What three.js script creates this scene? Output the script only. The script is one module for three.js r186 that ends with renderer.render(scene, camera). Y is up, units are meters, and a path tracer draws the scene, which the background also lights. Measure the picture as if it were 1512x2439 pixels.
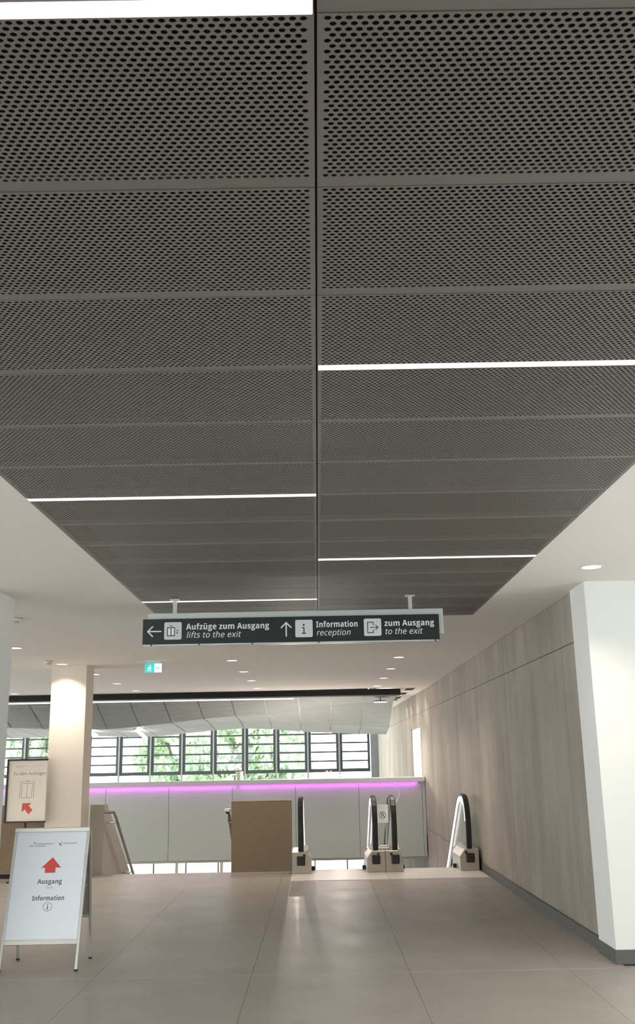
import * as THREE from 'three';
import { RoundedBoxGeometry } from 'three/addons/geometries/RoundedBoxGeometry.js';
import { mergeGeometries } from 'three/addons/utils/BufferGeometryUtils.js';
import { RectAreaLightUniformsLib } from 'three/addons/lights/RectAreaLightUniformsLib.js';

// ---------------------------------------------------------------- camera, sky, exposure
// World: x to the right, y up, the camera looks along -z. "D" below is the distance in front of the camera, z = -D.
const scene = new THREE.Scene();
const camera = new THREE.PerspectiveCamera(2 * Math.atan(1219.5 / 2293.1) * 180 / Math.PI, 1512 / 2439, 0.05, 300);
camera.position.set(0, 1.6, 0);
camera.rotation.set(0.251744, -0.0042832, -0.0189717, 'YXZ');
scene.add(camera);
const renderer = new THREE.WebGLRenderer({ antialias: true });
renderer.toneMapping = THREE.LinearToneMapping;
renderer.toneMappingExposure = 0.9;
renderer.shadowMap.enabled = true;
RectAreaLightUniformsLib.init();
scene.background = new THREE.Color().setRGB(0.96, 0.985, 1.0);      // bright, evenly overcast sky
scene.backgroundIntensity = 7.0;

const WARM = new THREE.Color().setRGB(1.0, 0.88, 0.75);            // downlights
const COOL = new THREE.Color().setRGB(1.0, 0.95, 0.9);             // linear lights
const SPOT = 11, STRIP = 16;

// ---------------------------------------------------------------- helpers
let seed = 7;
const rnd = () => { seed = (seed * 1664525 + 1013904223) >>> 0; return seed / 4294967296; };
const names = new Map();
function numbered(name) { const n = names.get(name) ?? 0; names.set(name, n + 1); return n ? `${name}_${String(n).padStart(3, '0')}` : name; }
function metres(g) {                                                // uv in metres, by the way each face points
  g = g.index ? g.toNonIndexed() : g;
  const p = g.attributes.position, n = g.attributes.normal, uv = new Float32Array(p.count * 2);
  for (let i = 0; i < p.count; i++) {
    const ax = Math.abs(n.getX(i)), ay = Math.abs(n.getY(i)), az = Math.abs(n.getZ(i));
    const [u, v] = ay >= ax && ay >= az ? [p.getX(i), p.getZ(i)] : ax >= az ? [p.getZ(i), p.getY(i)] : [p.getX(i), p.getY(i)];
    uv[2 * i] = u; uv[2 * i + 1] = v;
  }
  g.setAttribute('uv', new THREE.BufferAttribute(uv, 2));
  for (const k of Object.keys(g.attributes)) if (!['position', 'normal', 'uv'].includes(k)) g.deleteAttribute(k);
  return g;
}
const bx = (x0, x1, y0, y1, d0, d1) => metres(new THREE.BoxGeometry(x1 - x0, y1 - y0, d1 - d0).translate((x0 + x1) / 2, (y0 + y1) / 2, -(d0 + d1) / 2));
const rbx = (x0, x1, y0, y1, d0, d1, r = 0.006, s = 2) => metres(new RoundedBoxGeometry(x1 - x0, y1 - y0, d1 - d0, s, r).translate((x0 + x1) / 2, (y0 + y1) / 2, -(d0 + d1) / 2));
const merge = (list) => list.length === 1 ? list[0] : mergeGeometries(list.map((g) => { const k = g.index ? g.toNonIndexed() : g; for (const a of Object.keys(k.attributes)) if (!['position', 'normal', 'uv'].includes(a)) k.deleteAttribute(a); return k; }));
function obj(name, geos, mat, parent = scene) {
  const m = new THREE.Mesh(Array.isArray(geos) ? merge(geos) : geos, mat);
  m.name = numbered(name); m.castShadow = m.receiveShadow = true; parent.add(m); return m;
}
function tag(o, label, category, group) { o.userData.label = label; o.userData.category = category; if (group) o.userData.group = group; return o; }
function thing(name, label, category, [x, y, d] = [0, 0, 0], turn = 0, group) {
  const o = new THREE.Group(); o.name = numbered(name); o.position.set(x, y, -d); o.rotation.y = turn; scene.add(o); return tag(o, label, category, group);
}
function struct(name, geos, mat, parent = scene) {
  const o = obj(name, geos, mat, parent); if (parent === scene) o.userData.kind = 'structure'; return o;
}
function structGroup(name) { const o = new THREE.Group(); o.name = numbered(name); o.userData.kind = 'structure'; scene.add(o); return o; }
// outline [[a, b], ...] in a plane, extruded along x: a is D, b is y
function slabX(outline, x0, x1, bevel = 0) {
  const s = new THREE.Shape(outline.map(([d, y]) => new THREE.Vector2(d, y)));
  const g = new THREE.ExtrudeGeometry(s, { depth: x1 - x0 - 2 * bevel, bevelEnabled: bevel > 0, bevelSize: bevel, bevelThickness: bevel, bevelOffset: -bevel, bevelSegments: 1, curveSegments: 8 });
  g.rotateY(Math.PI / 2); g.translate(x0 + bevel, 0, 0);            // shape x (D) -> -z, extrusion -> +x
  return metres(g);
}
// outline in (x, y) extruded along D
function slabD(outline, d0, d1, bevel = 0) {
  const s = outline instanceof THREE.Shape ? outline : new THREE.Shape(outline.map(([x, y]) => new THREE.Vector2(x, y)));
  const g = new THREE.ExtrudeGeometry(s, { depth: d1 - d0 - 2 * bevel, bevelEnabled: bevel > 0, bevelSize: bevel, bevelThickness: bevel, bevelOffset: -bevel, bevelSegments: 1, curveSegments: 10 });
  g.translate(0, 0, -d1 + bevel); return metres(g);
}
// sweep a closed section [[a (x), b (normal)], ...] along a path [[D, y], ...] that lies in the plane x = const
function sweep(path, x, section) {
  const pos = [], n = section.length, rings = [];
  path.forEach(([d, y], i) => {
    const a = path[Math.max(0, i - 1)], b = path[Math.min(path.length - 1, i + 1)];
    let td = b[0] - a[0], ty = b[1] - a[1]; const l = Math.hypot(td, ty); td /= l; ty /= l;
    rings.push(section.map(([u, v]) => [x + u, y + v * td, -(d - v * ty)]));
  });
  const tri = (p, q, r) => pos.push(...p, ...q, ...r);
  for (let i = 0; i + 1 < rings.length; i++) for (let k = 0; k < n; k++) {
    const k2 = (k + 1) % n, A = rings[i][k], B = rings[i][k2], C = rings[i + 1][k2], E = rings[i + 1][k];
    tri(A, C, B); tri(A, E, C);
  }
  for (let k = 1; k + 1 < n; k++) { tri(rings[0][0], rings[0][k], rings[0][k + 1]); const r = rings[rings.length - 1]; tri(r[0], r[k + 1], r[k]); }
  const g = new THREE.BufferGeometry(); g.setAttribute('position', new THREE.Float32BufferAttribute(pos, 3)); g.computeVertexNormals(); return metres(g);
}
function tube(points, r, seg = 24, radial = 10) {
  const c = new THREE.CatmullRomCurve3(points.map(([x, y, d]) => new THREE.Vector3(x, y, -d)), false, 'catmullrom', 0.05);
  const g = new THREE.TubeGeometry(c, seg, r, radial, false); return flatG(g);
}
const flatG = (g) => g.index ? g.toNonIndexed() : g;
function bar(p, q, r, radial = 10) {                                 // closed round bar from p to q
  const a = new THREE.Vector3(p[0], p[1], -p[2]), b = new THREE.Vector3(q[0], q[1], -q[2]), g = new THREE.CylinderGeometry(r, r, a.distanceTo(b), radial);
  g.applyQuaternion(new THREE.Quaternion().setFromUnitVectors(new THREE.Vector3(0, 1, 0), b.clone().sub(a).normalize())); g.translate((a.x + b.x) / 2, (a.y + b.y) / 2, (a.z + b.z) / 2); return flatG(g);
}
function box4(p, q, w, t) {                                           // square bar from p to q (in x = const plane or any), w across x, t thick
  const a = new THREE.Vector3(p[0], p[1], -p[2]), b = new THREE.Vector3(q[0], q[1], -q[2]), y = b.clone().sub(a), len = y.length(); y.normalize();
  const zx = new THREE.Vector3().crossVectors(new THREE.Vector3(1, 0, 0), y).normalize(), x = new THREE.Vector3().crossVectors(y, zx);
  const g = new RoundedBoxGeometry(w, len, t, 1, Math.min(w, t) * 0.18), m = new THREE.Matrix4().makeBasis(x, y, zx).setPosition(a.add(b).multiplyScalar(0.5)); g.applyMatrix4(m); return flatG(g);
}

// ---------------------------------------------------------------- textures (matter only: grain, mottling, streaks of the pour, print)
function hash(ix, iy, s) { let h = (ix * 374761393 + iy * 668265263 + s * 2147483647) | 0; h = Math.imul(h ^ (h >>> 13), 1274126177); return ((h ^ (h >>> 16)) >>> 0) / 4294967296; }
function vnoise(x, y, px, py, s) {                                    // value noise that tiles every px, py cells
  const ix = Math.floor(x), iy = Math.floor(y), fx = x - ix, fy = y - iy, u = fx * fx * (3 - 2 * fx), v = fy * fy * (3 - 2 * fy), w = (a, b) => hash(((a % px) + px) % px, ((b % py) + py) % py, s);
  return (w(ix, iy) * (1 - u) + w(ix + 1, iy) * u) * (1 - v) + (w(ix, iy + 1) * (1 - u) + w(ix + 1, iy + 1) * u) * v;
}
function texture(W, H, fn, srgb = true) {
  const data = new Uint8Array(W * H * 4);
  for (let y = 0; y < H; y++) for (let x = 0; x < W; x++) { const c = fn(x / W, y / H), o = (y * W + x) * 4; for (let k = 0; k < 3; k++) data[o + k] = Math.max(0, Math.min(255, Math.round(255 * c[k]))); data[o + 3] = 255; }
  const t = new THREE.DataTexture(data, W, H); t.wrapS = t.wrapT = THREE.RepeatWrapping; t.magFilter = THREE.LinearFilter; t.minFilter = THREE.LinearMipmapLinearFilter; t.generateMipmaps = true; if (srgb) t.colorSpace = THREE.SRGBColorSpace; t.needsUpdate = true; return t;
}
const rep = (t, sx, sy) => { t.repeat.set(1 / sx, 1 / sy); return t; };
// cast concrete: vertical run marks, cloudy patches, pores; 6 m x 3 m
const concreteTex = rep(texture(1024, 512, (u, v) => {
  const streak = vnoise(u * 96, v * 4, 96, 4, 1) * 0.5 + vnoise(u * 28, v * 2, 28, 2, 2) * 0.5, cloud = vnoise(u * 12, v * 6, 12, 6, 3) * 0.6 + vnoise(u * 40, v * 20, 40, 20, 4) * 0.4, grain = vnoise(u * 400, v * 200, 400, 200, 5);
  const pore = vnoise(u * 300, v * 150, 300, 150, 6) > 0.93 ? -0.06 : 0, blotch = vnoise(u * 14, v * 2, 14, 2, 7) * 0.6 + vnoise(u * 33, v * 4, 33, 4, 8) * 0.4, k = 0.93 + 0.09 * (streak - 0.5) + 0.09 * (cloud - 0.5) + 0.17 * (blotch - 0.5) + 0.04 * (grain - 0.5) + pore;
  return [0.615 * k, 0.57 * k, 0.525 * k];
}), 6, 3);
// large floor tile: soft cloudy mottling and fine speckle; 3 m x 3 m
const floorTex = rep(texture(512, 512, (u, v) => {
  const c = vnoise(u * 7, v * 7, 7, 7, 11) * 0.5 + vnoise(u * 23, v * 23, 23, 23, 12) * 0.3 + vnoise(u * 90, v * 90, 90, 90, 13) * 0.2, g = vnoise(u * 256, v * 256, 256, 256, 14), k = 0.93 + 0.07 * (c - 0.5) + 0.05 * (g - 0.5);
  return [0.645 * k, 0.618 * k, 0.588 * k];
}), 3, 3);
const floorRough = rep(texture(256, 256, (u, v) => { const c = vnoise(u * 9, v * 9, 9, 9, 21) * 0.6 + vnoise(u * 40, v * 40, 40, 40, 22) * 0.4, r = 0.42 + 0.12 * (c - 0.5); return [r, r, r]; }, false), 3, 3);
const clothTex = rep(texture(256, 256, (u, v) => { const a = vnoise(u * 128, v * 16, 128, 16, 31), b = vnoise(u * 16, v * 128, 16, 128, 32), k = 0.96 + 0.08 * (a + b - 1); return [0.54 * k, 0.465 * k, 0.375 * k]; }), 0.5, 0.5);
const wrinkleTex = rep(texture(256, 256, (u, v) => { const c = vnoise(u * 5, v * 22, 5, 22, 41) * 0.6 + vnoise(u * 11, v * 60, 11, 60, 42) * 0.4; return [c, c, c]; }, false), 1.6, 1.6);

// ---------------------------------------------------------------- materials
const std = (r, g, b, rough = 0.6, extra = {}) => new THREE.MeshStandardMaterial({ color: new THREE.Color().setRGB(r, g, b), roughness: rough, ...extra });
const glow = (r, g, b, k) => new THREE.MeshStandardMaterial({ color: 0x222222, roughness: 0.6, emissive: new THREE.Color().setRGB(r, g, b), emissiveIntensity: k });
const M = {
  plaster: std(0.83, 0.785, 0.74, 0.85), creamWall: std(0.84, 0.75, 0.66, 0.75), whiteWall: std(0.72, 0.72, 0.695, 0.75), darkMetal: std(0.18, 0.163, 0.148, 0.5), darkStrip: std(0.185, 0.168, 0.153, 0.5), black: std(0.012, 0.012, 0.012, 0.8),
  blackFelt: std(0.006, 0.006, 0.006, 1), concrete: new THREE.MeshStandardMaterial({ map: concreteTex, roughness: 0.8 }), core: std(0.25, 0.24, 0.23, 0.95),
  floor: new THREE.MeshStandardMaterial({ map: floorTex, roughnessMap: floorRough, roughness: 1 }), grout: std(0.30, 0.285, 0.265, 0.9), metalJoint: std(0.72, 0.70, 0.66, 0.5), base: std(0.10, 0.098, 0.092, 0.6),
  steel: std(0.62, 0.60, 0.57, 0.32, { metalness: 0.85 }), steelBrush: std(0.42, 0.37, 0.31, 0.4, { metalness: 0.5 }), chrome: std(0.42, 0.39, 0.36, 0.25, { metalness: 1 }), rubber: std(0.007, 0.007, 0.008, 0.42), blackPlastic: std(0.008, 0.008, 0.008, 0.5),
  glass: new THREE.MeshPhysicalMaterial({ color: new THREE.Color().setRGB(0.92, 0.97, 0.95), transmission: 1, thickness: 0, roughness: 0.02, ior: 1.5 }),
  pane: new THREE.MeshPhysicalMaterial({ color: new THREE.Color().setRGB(0.95, 0.98, 0.97), transmission: 1, thickness: 0, roughness: 0.02, ior: 1.5 }),
  frame: std(0.03, 0.032, 0.032, 0.6), frameCap: std(0.22, 0.225, 0.22, 0.4), endPost: std(0.16, 0.16, 0.155, 0.5),
  parapet: std(0.53, 0.57, 0.525, 0.3), coping: std(0.66, 0.65, 0.66, 0.35), cloth: new THREE.MeshStandardMaterial({ map: clothTex, roughness: 0.75 }), bronze: std(0.27, 0.215, 0.15, 0.55), stairWall: std(0.42, 0.39, 0.34, 0.6),
  wing: new THREE.MeshStandardMaterial({ color: new THREE.Color().setRGB(0.205, 0.218, 0.212), roughness: 0.5, bumpMap: wrinkleTex, bumpScale: 0.012 }), wingBack: std(0.8, 0.8, 0.78, 0.8),
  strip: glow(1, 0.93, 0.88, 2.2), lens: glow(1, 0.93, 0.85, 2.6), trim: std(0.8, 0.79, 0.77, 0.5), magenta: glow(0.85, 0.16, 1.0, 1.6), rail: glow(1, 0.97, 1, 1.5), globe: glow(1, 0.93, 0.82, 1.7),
  white: std(0.8, 0.79, 0.77, 0.55), casing: std(0.55, 0.57, 0.56, 0.4, { metalness: 0.3 }), signBlack: std(0.012, 0.014, 0.016, 0.4), alu: std(0.56, 0.55, 0.52, 0.4, { metalness: 0.5 }), greyBack: std(0.28, 0.27, 0.26, 0.6), darkWood: std(0.03, 0.02, 0.018, 0.5),
  landing: std(0.68, 0.65, 0.62, 0.4, { metalness: 0.2 }), landingLow: std(0.45, 0.44, 0.42, 0.5), step: std(0.12, 0.12, 0.12, 0.5), stone: std(0.42, 0.40, 0.37, 0.6), outside: std(0.5, 0.5, 0.48, 0.9), bark: std(0.12, 0.09, 0.06, 0.9),
  leafA: new THREE.MeshPhysicalMaterial({ color: new THREE.Color().setRGB(0.50, 0.64, 0.49), roughness: 0.9, transmission: 0.5, thickness: 0, side: THREE.DoubleSide }), cup: std(0.78, 0.74, 0.66, 0.6),
  glintWhite: std(0.85, 0.85, 0.85, 0.5), amber: std(0.3, 0.2, 0.12, 0.3),
};

const CH = 3.049;                 // ceiling height
const XW = 2.365;                 // concrete wall face

// ================================================================ SETTING
// ---- floor: slab, tiles with real joints, metal joint strip across the hall
{
  const floor = structGroup('floor');
  obj('slab', [bx(-9, 5.5, -0.4, -0.012, -7, 15.26), bx(2.37, 5.5, -0.012, -0.0005, 8.3, 15.2)], M.grout, floor);
  const xs = []; for (let x = -0.54 - 1.22 * 6; x < 5.3; x += 1.22) xs.push(x);
  const ds = [-6.9, -4.6, -2.1, 0.4, 2.9, 5.5, 8.075, 10.5, 12.95, 15.24], gap = 0.0012;
  for (let j = 0; j + 1 < ds.length; j++) for (let i = 0; i + 1 < xs.length; i++) {
    let x1 = xs[i + 1]; const x0 = xs[i]; if (ds[j] > 8 && x1 > 2.3) { if (x0 > 2.2) continue; x1 = 2.36; }
    const near = ds[j] === 8.075 ? 0.007 : gap;
    obj('tile', bx(x0 + gap, x1 - gap, -0.012, 0, ds[j] + near, ds[j + 1] - gap), M.floor, floor);
  }
  obj('joint_strip', bx(-8.6, 2.3, -0.012, -0.0005, 8.0752, 8.0818), M.metalJoint, floor);
}
// ---- ceiling: white soffit round a field of dark perforated metal panels
const DX0 = -1.612, DX1 = 1.662, SEAM = 0.022, PITCH = 0.607, D0 = 1.62, DEND = D0 + 14 * PITCH + 0.02, DBACK = D0 - 10 * PITCH - 0.06;
const SOFFIT_L = 21.75, SOFFIT_R = 20.62;
{
  const ceiling = structGroup('ceiling');
  const outline = new THREE.Shape([[-9, -7], [5.5, -7], [5.5, 8.6], [2.36, 8.6], [2.36, SOFFIT_R], [-9, SOFFIT_L]].map(([x, d]) => new THREE.Vector2(x, d)));
  outline.holes.push(new THREE.Path([[DX0, DBACK], [DX0, DEND], [DX1, DEND], [DX1, DBACK]].map(([x, d]) => new THREE.Vector2(x, d))));
  const g = new THREE.ExtrudeGeometry(outline, { depth: 0.2, bevelEnabled: false }); g.rotateX(-Math.PI / 2); g.translate(0, CH, 0);   // shape y (D) -> -z
  obj('soffit', metres(g), M.plaster, ceiling);
  obj('soffit_left', bx(-14, -9, CH, CH + 0.2, 8, SOFFIT_L), M.plaster, ceiling);
  obj('void_lining', [bx(DX0 - 0.05, DX1 + 0.05, CH + 0.21, CH + 0.26, DBACK - 0.05, DEND + 0.05), bx(DX0 + 0.0005, DX0 + 0.002, CH + 0.03, CH + 0.2, DBACK, DEND), bx(DX1 - 0.002, DX1 - 0.0005, CH + 0.03, CH + 0.2, DBACK, DEND), bx(DX0, DX1, CH + 0.03, CH + 0.2, DEND - 0.002, DEND - 0.0005)], M.blackFelt, ceiling);
  // one perforated panel, origin at its near left corner, x to the right, D away; holes staggered, hollow
  const sheet = (w, len, sides, deep) => {
    const pos = [], px = 0.0219, py = 0.0159, rows = 35, m = 0.0215, long = Math.round((w - 2 * m) / px), pitch = (w - 2 * m) / long, d00 = 0.0115, y = 0;
    const quad = (a, b, c, e) => pos.push(...a, ...c, ...b, ...a, ...e, ...c);
    const flat = (x0, x1, d0, d1) => { if (x1 - x0 > 1e-6 && d1 - d0 > 1e-6) quad([x0, y, -d0], [x0, y, -d1], [x1, y, -d1], [x1, y, -d0]); };   // faces down
    const rx = 0.0076, ry = 0.0063;
    flat(0, w, 0, d00 - py / 2); flat(0, w, d00 + (rows - 0.5) * py, len);
    for (let r = 0; r < rows; r++) {
      const odd = r % 2, n = odd ? long : long + 1, cd = d00 + r * py, a = cd - py / 2, b = cd + py / 2, start = m + (odd ? pitch / 2 : 0);
      flat(0, start - pitch / 2, a, b); flat(start + (n - 0.5) * pitch, w, a, b);
      for (let k = 0; k < n; k++) {
        const cx = start + k * pitch, x0 = cx - pitch / 2, x1 = cx + pitch / 2, corners = [[x1, b], [x0, b], [x0, a], [x1, a]], per = sides / 4;
        const ring = []; for (let q = 0; q < sides; q++) { const t = (q / sides) * 2 * Math.PI; ring.push([cx + rx * Math.cos(t), cd + ry * Math.sin(t)]); }
        for (let c = 0; c < 4; c++) {
          const C = corners[c], C0 = corners[(c + 3) % 4];
          const first = ring[c * per], P = ([u, v]) => [u, y, -v];
          pos.push(...P(C0), ...P(first), ...P(C));
          for (let q = 0; q < per; q++) { const A = ring[c * per + q], B = ring[(c * per + q + 1) % sides]; pos.push(...P(C), ...P(A), ...P(B)); }
        }
        if (deep) for (let q = 0; q < sides; q++) { const A = ring[q], B = ring[(q + 1) % sides]; quad([A[0], y, -A[1]], [B[0], y, -B[1]], [B[0], y + deep, -B[1]], [A[0], y + deep, -A[1]]); }
      }
    }
    const h = 0.028;                                                    // upturned flanges
    quad([0, y, 0], [0, y + h, 0], [0, y + h, -len], [0, y, -len]); quad([w, y, -len], [w, y + h, -len], [w, y + h, 0], [w, y, 0]);
    quad([w, y, 0], [w, y + h, 0], [0, y + h, 0], [0, y, 0]); quad([0, y, -len], [0, y + h, -len], [w, y + h, -len], [w, y, -len]);
    const g = new THREE.BufferGeometry(); g.setAttribute('position', new THREE.Float32BufferAttribute(pos, 3)); g.computeVertexNormals(); return metres(g);
  };
  const bandW = 0.039, len = PITCH - bandW - 0.004, wL = SEAM - 0.003 - (DX0 + 0.004), wR = DX1 - 0.004 - (SEAM + 0.003);
  const nearL = sheet(wL, len, 12, 0.0016), nearR = sheet(wR, len, 12, 0.0016), midL = sheet(wL, len, 8, 0.0016), midR = sheet(wR, len, 8, 0.0016), farL = sheet(wL, len, 4, 0), farR = sheet(wR, len, 4, 0);
  for (let k = -10; k < 14; k++) for (const side of [0, 1]) {
    const gs = side ? [nearR, midR, farR] : [nearL, midL, farL], g = k < -1 ? gs[2] : k < 2 ? gs[0] : k < 6 ? gs[1] : gs[2];
    const p = obj('panel', g, M.darkMetal, ceiling); p.position.set(side ? SEAM + 0.003 : DX0 + 0.004, CH + (rnd() - 0.5) * 0.003, -(D0 + k * PITCH + 0.002));
    // plain infill strip before each panel, unless a linear light takes its place
    const lit = side ? ((k - 3) % 6 === 0) : (k % 6 === 0); if (lit) continue;
    const x0 = side ? SEAM + 0.003 : DX0 + 0.004, x1 = side ? DX1 - 0.004 : SEAM - 0.003, d = D0 + k * PITCH;
    obj('infill_strip', bx(x0, x1, CH + 0.002, CH + 0.022, d - bandW, d), M.darkStrip, ceiling);
  }
  for (const side of [0, 1]) { const d = D0 + 14 * PITCH; obj('infill_strip', bx(side ? SEAM + 0.003 : DX0 + 0.004, side ? DX1 - 0.004 : SEAM - 0.003, CH + 0.002, CH + 0.022, d - bandW, d), M.darkStrip, ceiling); }
  // upper lid of the far atrium
  obj('roof_slab', [bx(-14, 5.5, 4.6, 4.9, 20, 31), bx(-14, 5.5, 4.6, 4.9, 37.5, 39.4), bx(2.4, 5.5, 4.6, 4.9, 31, 37.5)], M.plaster, ceiling);
  obj('added_skylight_pane', bx(-14, 2.4, 4.75, 4.76, 31, 37.5), M.pane, ceiling);  // unseen skylight, added so bounce off the gallery floor lights the wing
  obj('upstand', [bx(-14, 2.4, CH + 0.2, 4.6, 20.2, 20.4)], M.plaster, ceiling);
}
// ---- outer walls
struct('wall_rear', [bx(-9, -8.6, 0, CH, -7.3, -7), bx(-1.75, 5.5, 0, CH, -7.3, -7), bx(-8.6, -1.75, 2.9, CH, -7.3, -7)], M.whiteWall);
{ // unseen glazing behind and beside the viewer, added so daylight fills the ceiling
  let n = 40; const addedGlazing = (frame, pane) => { const w = structGroup('window'); w.name = `window_${n++}`; obj('frame', frame, M.frame, w); obj('pane', pane, M.pane, w); };
  for (let k = 0; k < 3; k++) { const x0 = -8.6 + k * 13.7 / 6, x1 = x0 + 13.7 / 6; addedGlazing([bx(x0, x0 + 0.05, 0, 2.9, -7.2, -7.1), bx(x1 - 0.05, x1, 0, 2.9, -7.2, -7.1)], bx(x0 + 0.05, x1 - 0.05, 0, 2.9, -7.16, -7.15)); }
  for (let k = 0; k < 10; k++) { const d0 = 8.2 + k * 3.04, d1 = d0 + 3.04; addedGlazing([bx(-14.2, -14.1, 0, 2.9, d0, d0 + 0.05), bx(-14.2, -14.1, 0, 2.9, d1 - 0.05, d1)], bx(-14.16, -14.15, 0, 2.9, d0 + 0.05, d1 - 0.05)); }
  for (let k = 0; k < 2; k++) { const d0 = 1.2 + k * 2.6, d1 = d0 + 2.6; addedGlazing([bx(5.6, 5.7, 0, 2.9, d0, d0 + 0.05), bx(5.6, 5.7, 0, 2.9, d1 - 0.05, d1)], bx(5.65, 5.66, 0, 2.9, d0 + 0.05, d1 - 0.05)); }
  for (let k = 0; k < 5; k++) { const d0 = -6.6 + k * 2.6, d1 = d0 + 2.6; addedGlazing([bx(-9.2, -9.1, 0, 2.9, d0, d0 + 0.05), bx(-9.2, -9.1, 0, 2.9, d1 - 0.05, d1)], bx(-9.16, -9.15, 0, 2.9, d0 + 0.05, d1 - 0.05)); }
}
struct('wall_left', [bx(-9.25, -9, 0, CH, -7.3, -6.6), bx(-9.25, -9, 0, CH, 6.4, 8), bx(-9.25, -9, 2.9, CH, -6.6, 6.4), bx(-14, -9, -4.6, CH, 7.75, 8), bx(-14.25, -14, -4.6, 0, 7.75, 39.4), bx(-14.25, -14, 2.9, 4.9, 7.75, 39.4), bx(-14.25, -14, 0, 2.9, 7.75, 8.2), bx(-14.25, -14, 0, 2.9, 38.6, 39.4)], M.whiteWall);
struct('wall_side', [bx(5.5, 5.75, 0, CH, -7.3, 1.2), bx(5.5, 5.75, 0, CH, 6.4, 8.6), bx(5.5, 5.75, 2.9, CH, 1.2, 6.4)], M.whiteWall);
{
  const g = structGroup('floor_left');
  obj('slab', bx(-14, -9, -0.4, 0, 8, 15.26), M.floor, g);
}
// front wall end on the right, the pier on the left and the pillar
struct('wall_front', bx(2.322, 5.5, 0, CH, 8.21, 8.69), M.whiteWall);
struct('baseboard_front', bx(2.312, 5.5, 0, 0.105, 8.2, 8.209), M.base);
struct('baseboard_return', bx(2.312, 2.321, 0, 0.105, 8.209, 8.69), M.base);
struct('column', bx(-3.25, -2.707, 0, CH, 8.1, 8.61), M.whiteWall).name = 'column_1';
struct('column', bx(-4.0, -3.475, 0, CH, 14.72, 15.2), M.creamWall).name = 'column_2';
// ---- concrete wall on the right: cast panels with recessed joints over a core; a deep window niche far back
const NI0 = 22.75, NI1 = 24.95, NIT = 2.29, NIB = 0.9;
{
  const w = structGroup('wall_right');
  obj('core', [bx(2.395, 2.72, -4.6, 4.6, 8.7, NI0), bx(2.395, 2.72, -4.6, 4.6, NI1, 39.3), bx(2.395, 2.72, NIT, 4.6, NI0, NI1), bx(2.395, 2.72, -4.6, NIB, NI0, NI1)], M.core, w);
  const ds = [8.71, 9.33, 12.27, 15.13, 17.8, 20.45, NI0, NI1, 27.5, 30.2, 33, 36, 39.2], ys = [-4.6, -2.4, 0.1, 2.6, 4.55], gp = 0.0035;
  for (let i = 0; i + 1 < ds.length; i++) for (let j = 0; j + 1 < ys.length; j++) {
    const x = XW + (rnd() - 0.5) * 0.002, g0 = ds[i] === NI0 ? 0 : gp, g1 = ds[i + 1] === NI1 || ds[i + 1] === NI0 ? 0 : gp;
    let y0 = ys[j] + gp, y1 = ys[j + 1] - gp; if (ys[j] === 0.1 && ds[i] < 15) y0 = 0.0; if (ys[j + 1] === 0.1 && ds[i + 1] < 15.2) continue;
    if (ds[i] < 20.4) y1 = Math.min(y1, CH + 0.19); if (ds[i] < 12.3 && ys[j + 1] > 3) y1 = CH - 0.001; if (y1 <= y0) continue;
    if (ds[i] === NI0 && ys[j] === 0.1) { obj('panel', bx(x, 2.395, y0, NIB, ds[i] + g0, ds[i + 1]), M.concrete, w); obj('panel', bx(x, 2.395, NIT, y1, ds[i], ds[i + 1]), M.concrete, w); continue; }
    obj('panel', bx(x, 2.395, y0, Math.min(y1, ds[i + 1] <= 20.45 ? CH - 0.001 : y1), ds[i] + g0, ds[i + 1] - g1), M.concrete, w);
  }
  obj('reveal', [bx(2.396, 2.68, NIB, NIT, NI1 - 0.02, NI1 - 0.001), bx(2.396, 2.68, NIB, NIT, NI0 + 0.001, NI0 + 0.02), bx(2.396, 2.68, NIT - 0.02, NIT - 0.001, NI0 + 0.02, NI1 - 0.02)], M.whiteWall, w);
  obj('tie_hole', bx(XW - 0.003, XW + 0.003, 2.54, 2.6, 22.9, 22.99), M.core, w);
}
struct('baseboard_right', bx(2.34, XW - 0.002, 0, 0.105, 8.7, 14.75), M.base);
{
  const w = structGroup('window_niche'); obj('pane', bx(2.69, 2.7, NIB, NIT, NI0, NI1), M.pane, w);
}
// ---- atrium behind the floor edge: lower floor, edge wall, black fire-curtain housing, gallery slab
struct('floor_lower', bx(-14, 5.5, -4.9, -4.6, 7.75, 39.6), M.landingLow);
struct('wall_under_floor', bx(-14, 2.36, -4.6, -0.4, 14.9, 15.1), M.plaster);
struct('trim_1', bx(-13.9, 1.80, CH - 0.125, CH - 0.001, 21.0, 21.4), M.black).rotation.y = 0;
struct('gallery_slab', bx(-14, 2.36, -0.46, 0, 22.26, 34), M.plaster);
struct('soffit_strip', slabX([[20.63, CH + 0.001], [33, CH + 0.11], [33, CH + 0.16], [20.63, CH + 0.05]], 1.83, XW - 0.003), M.plaster);
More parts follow.
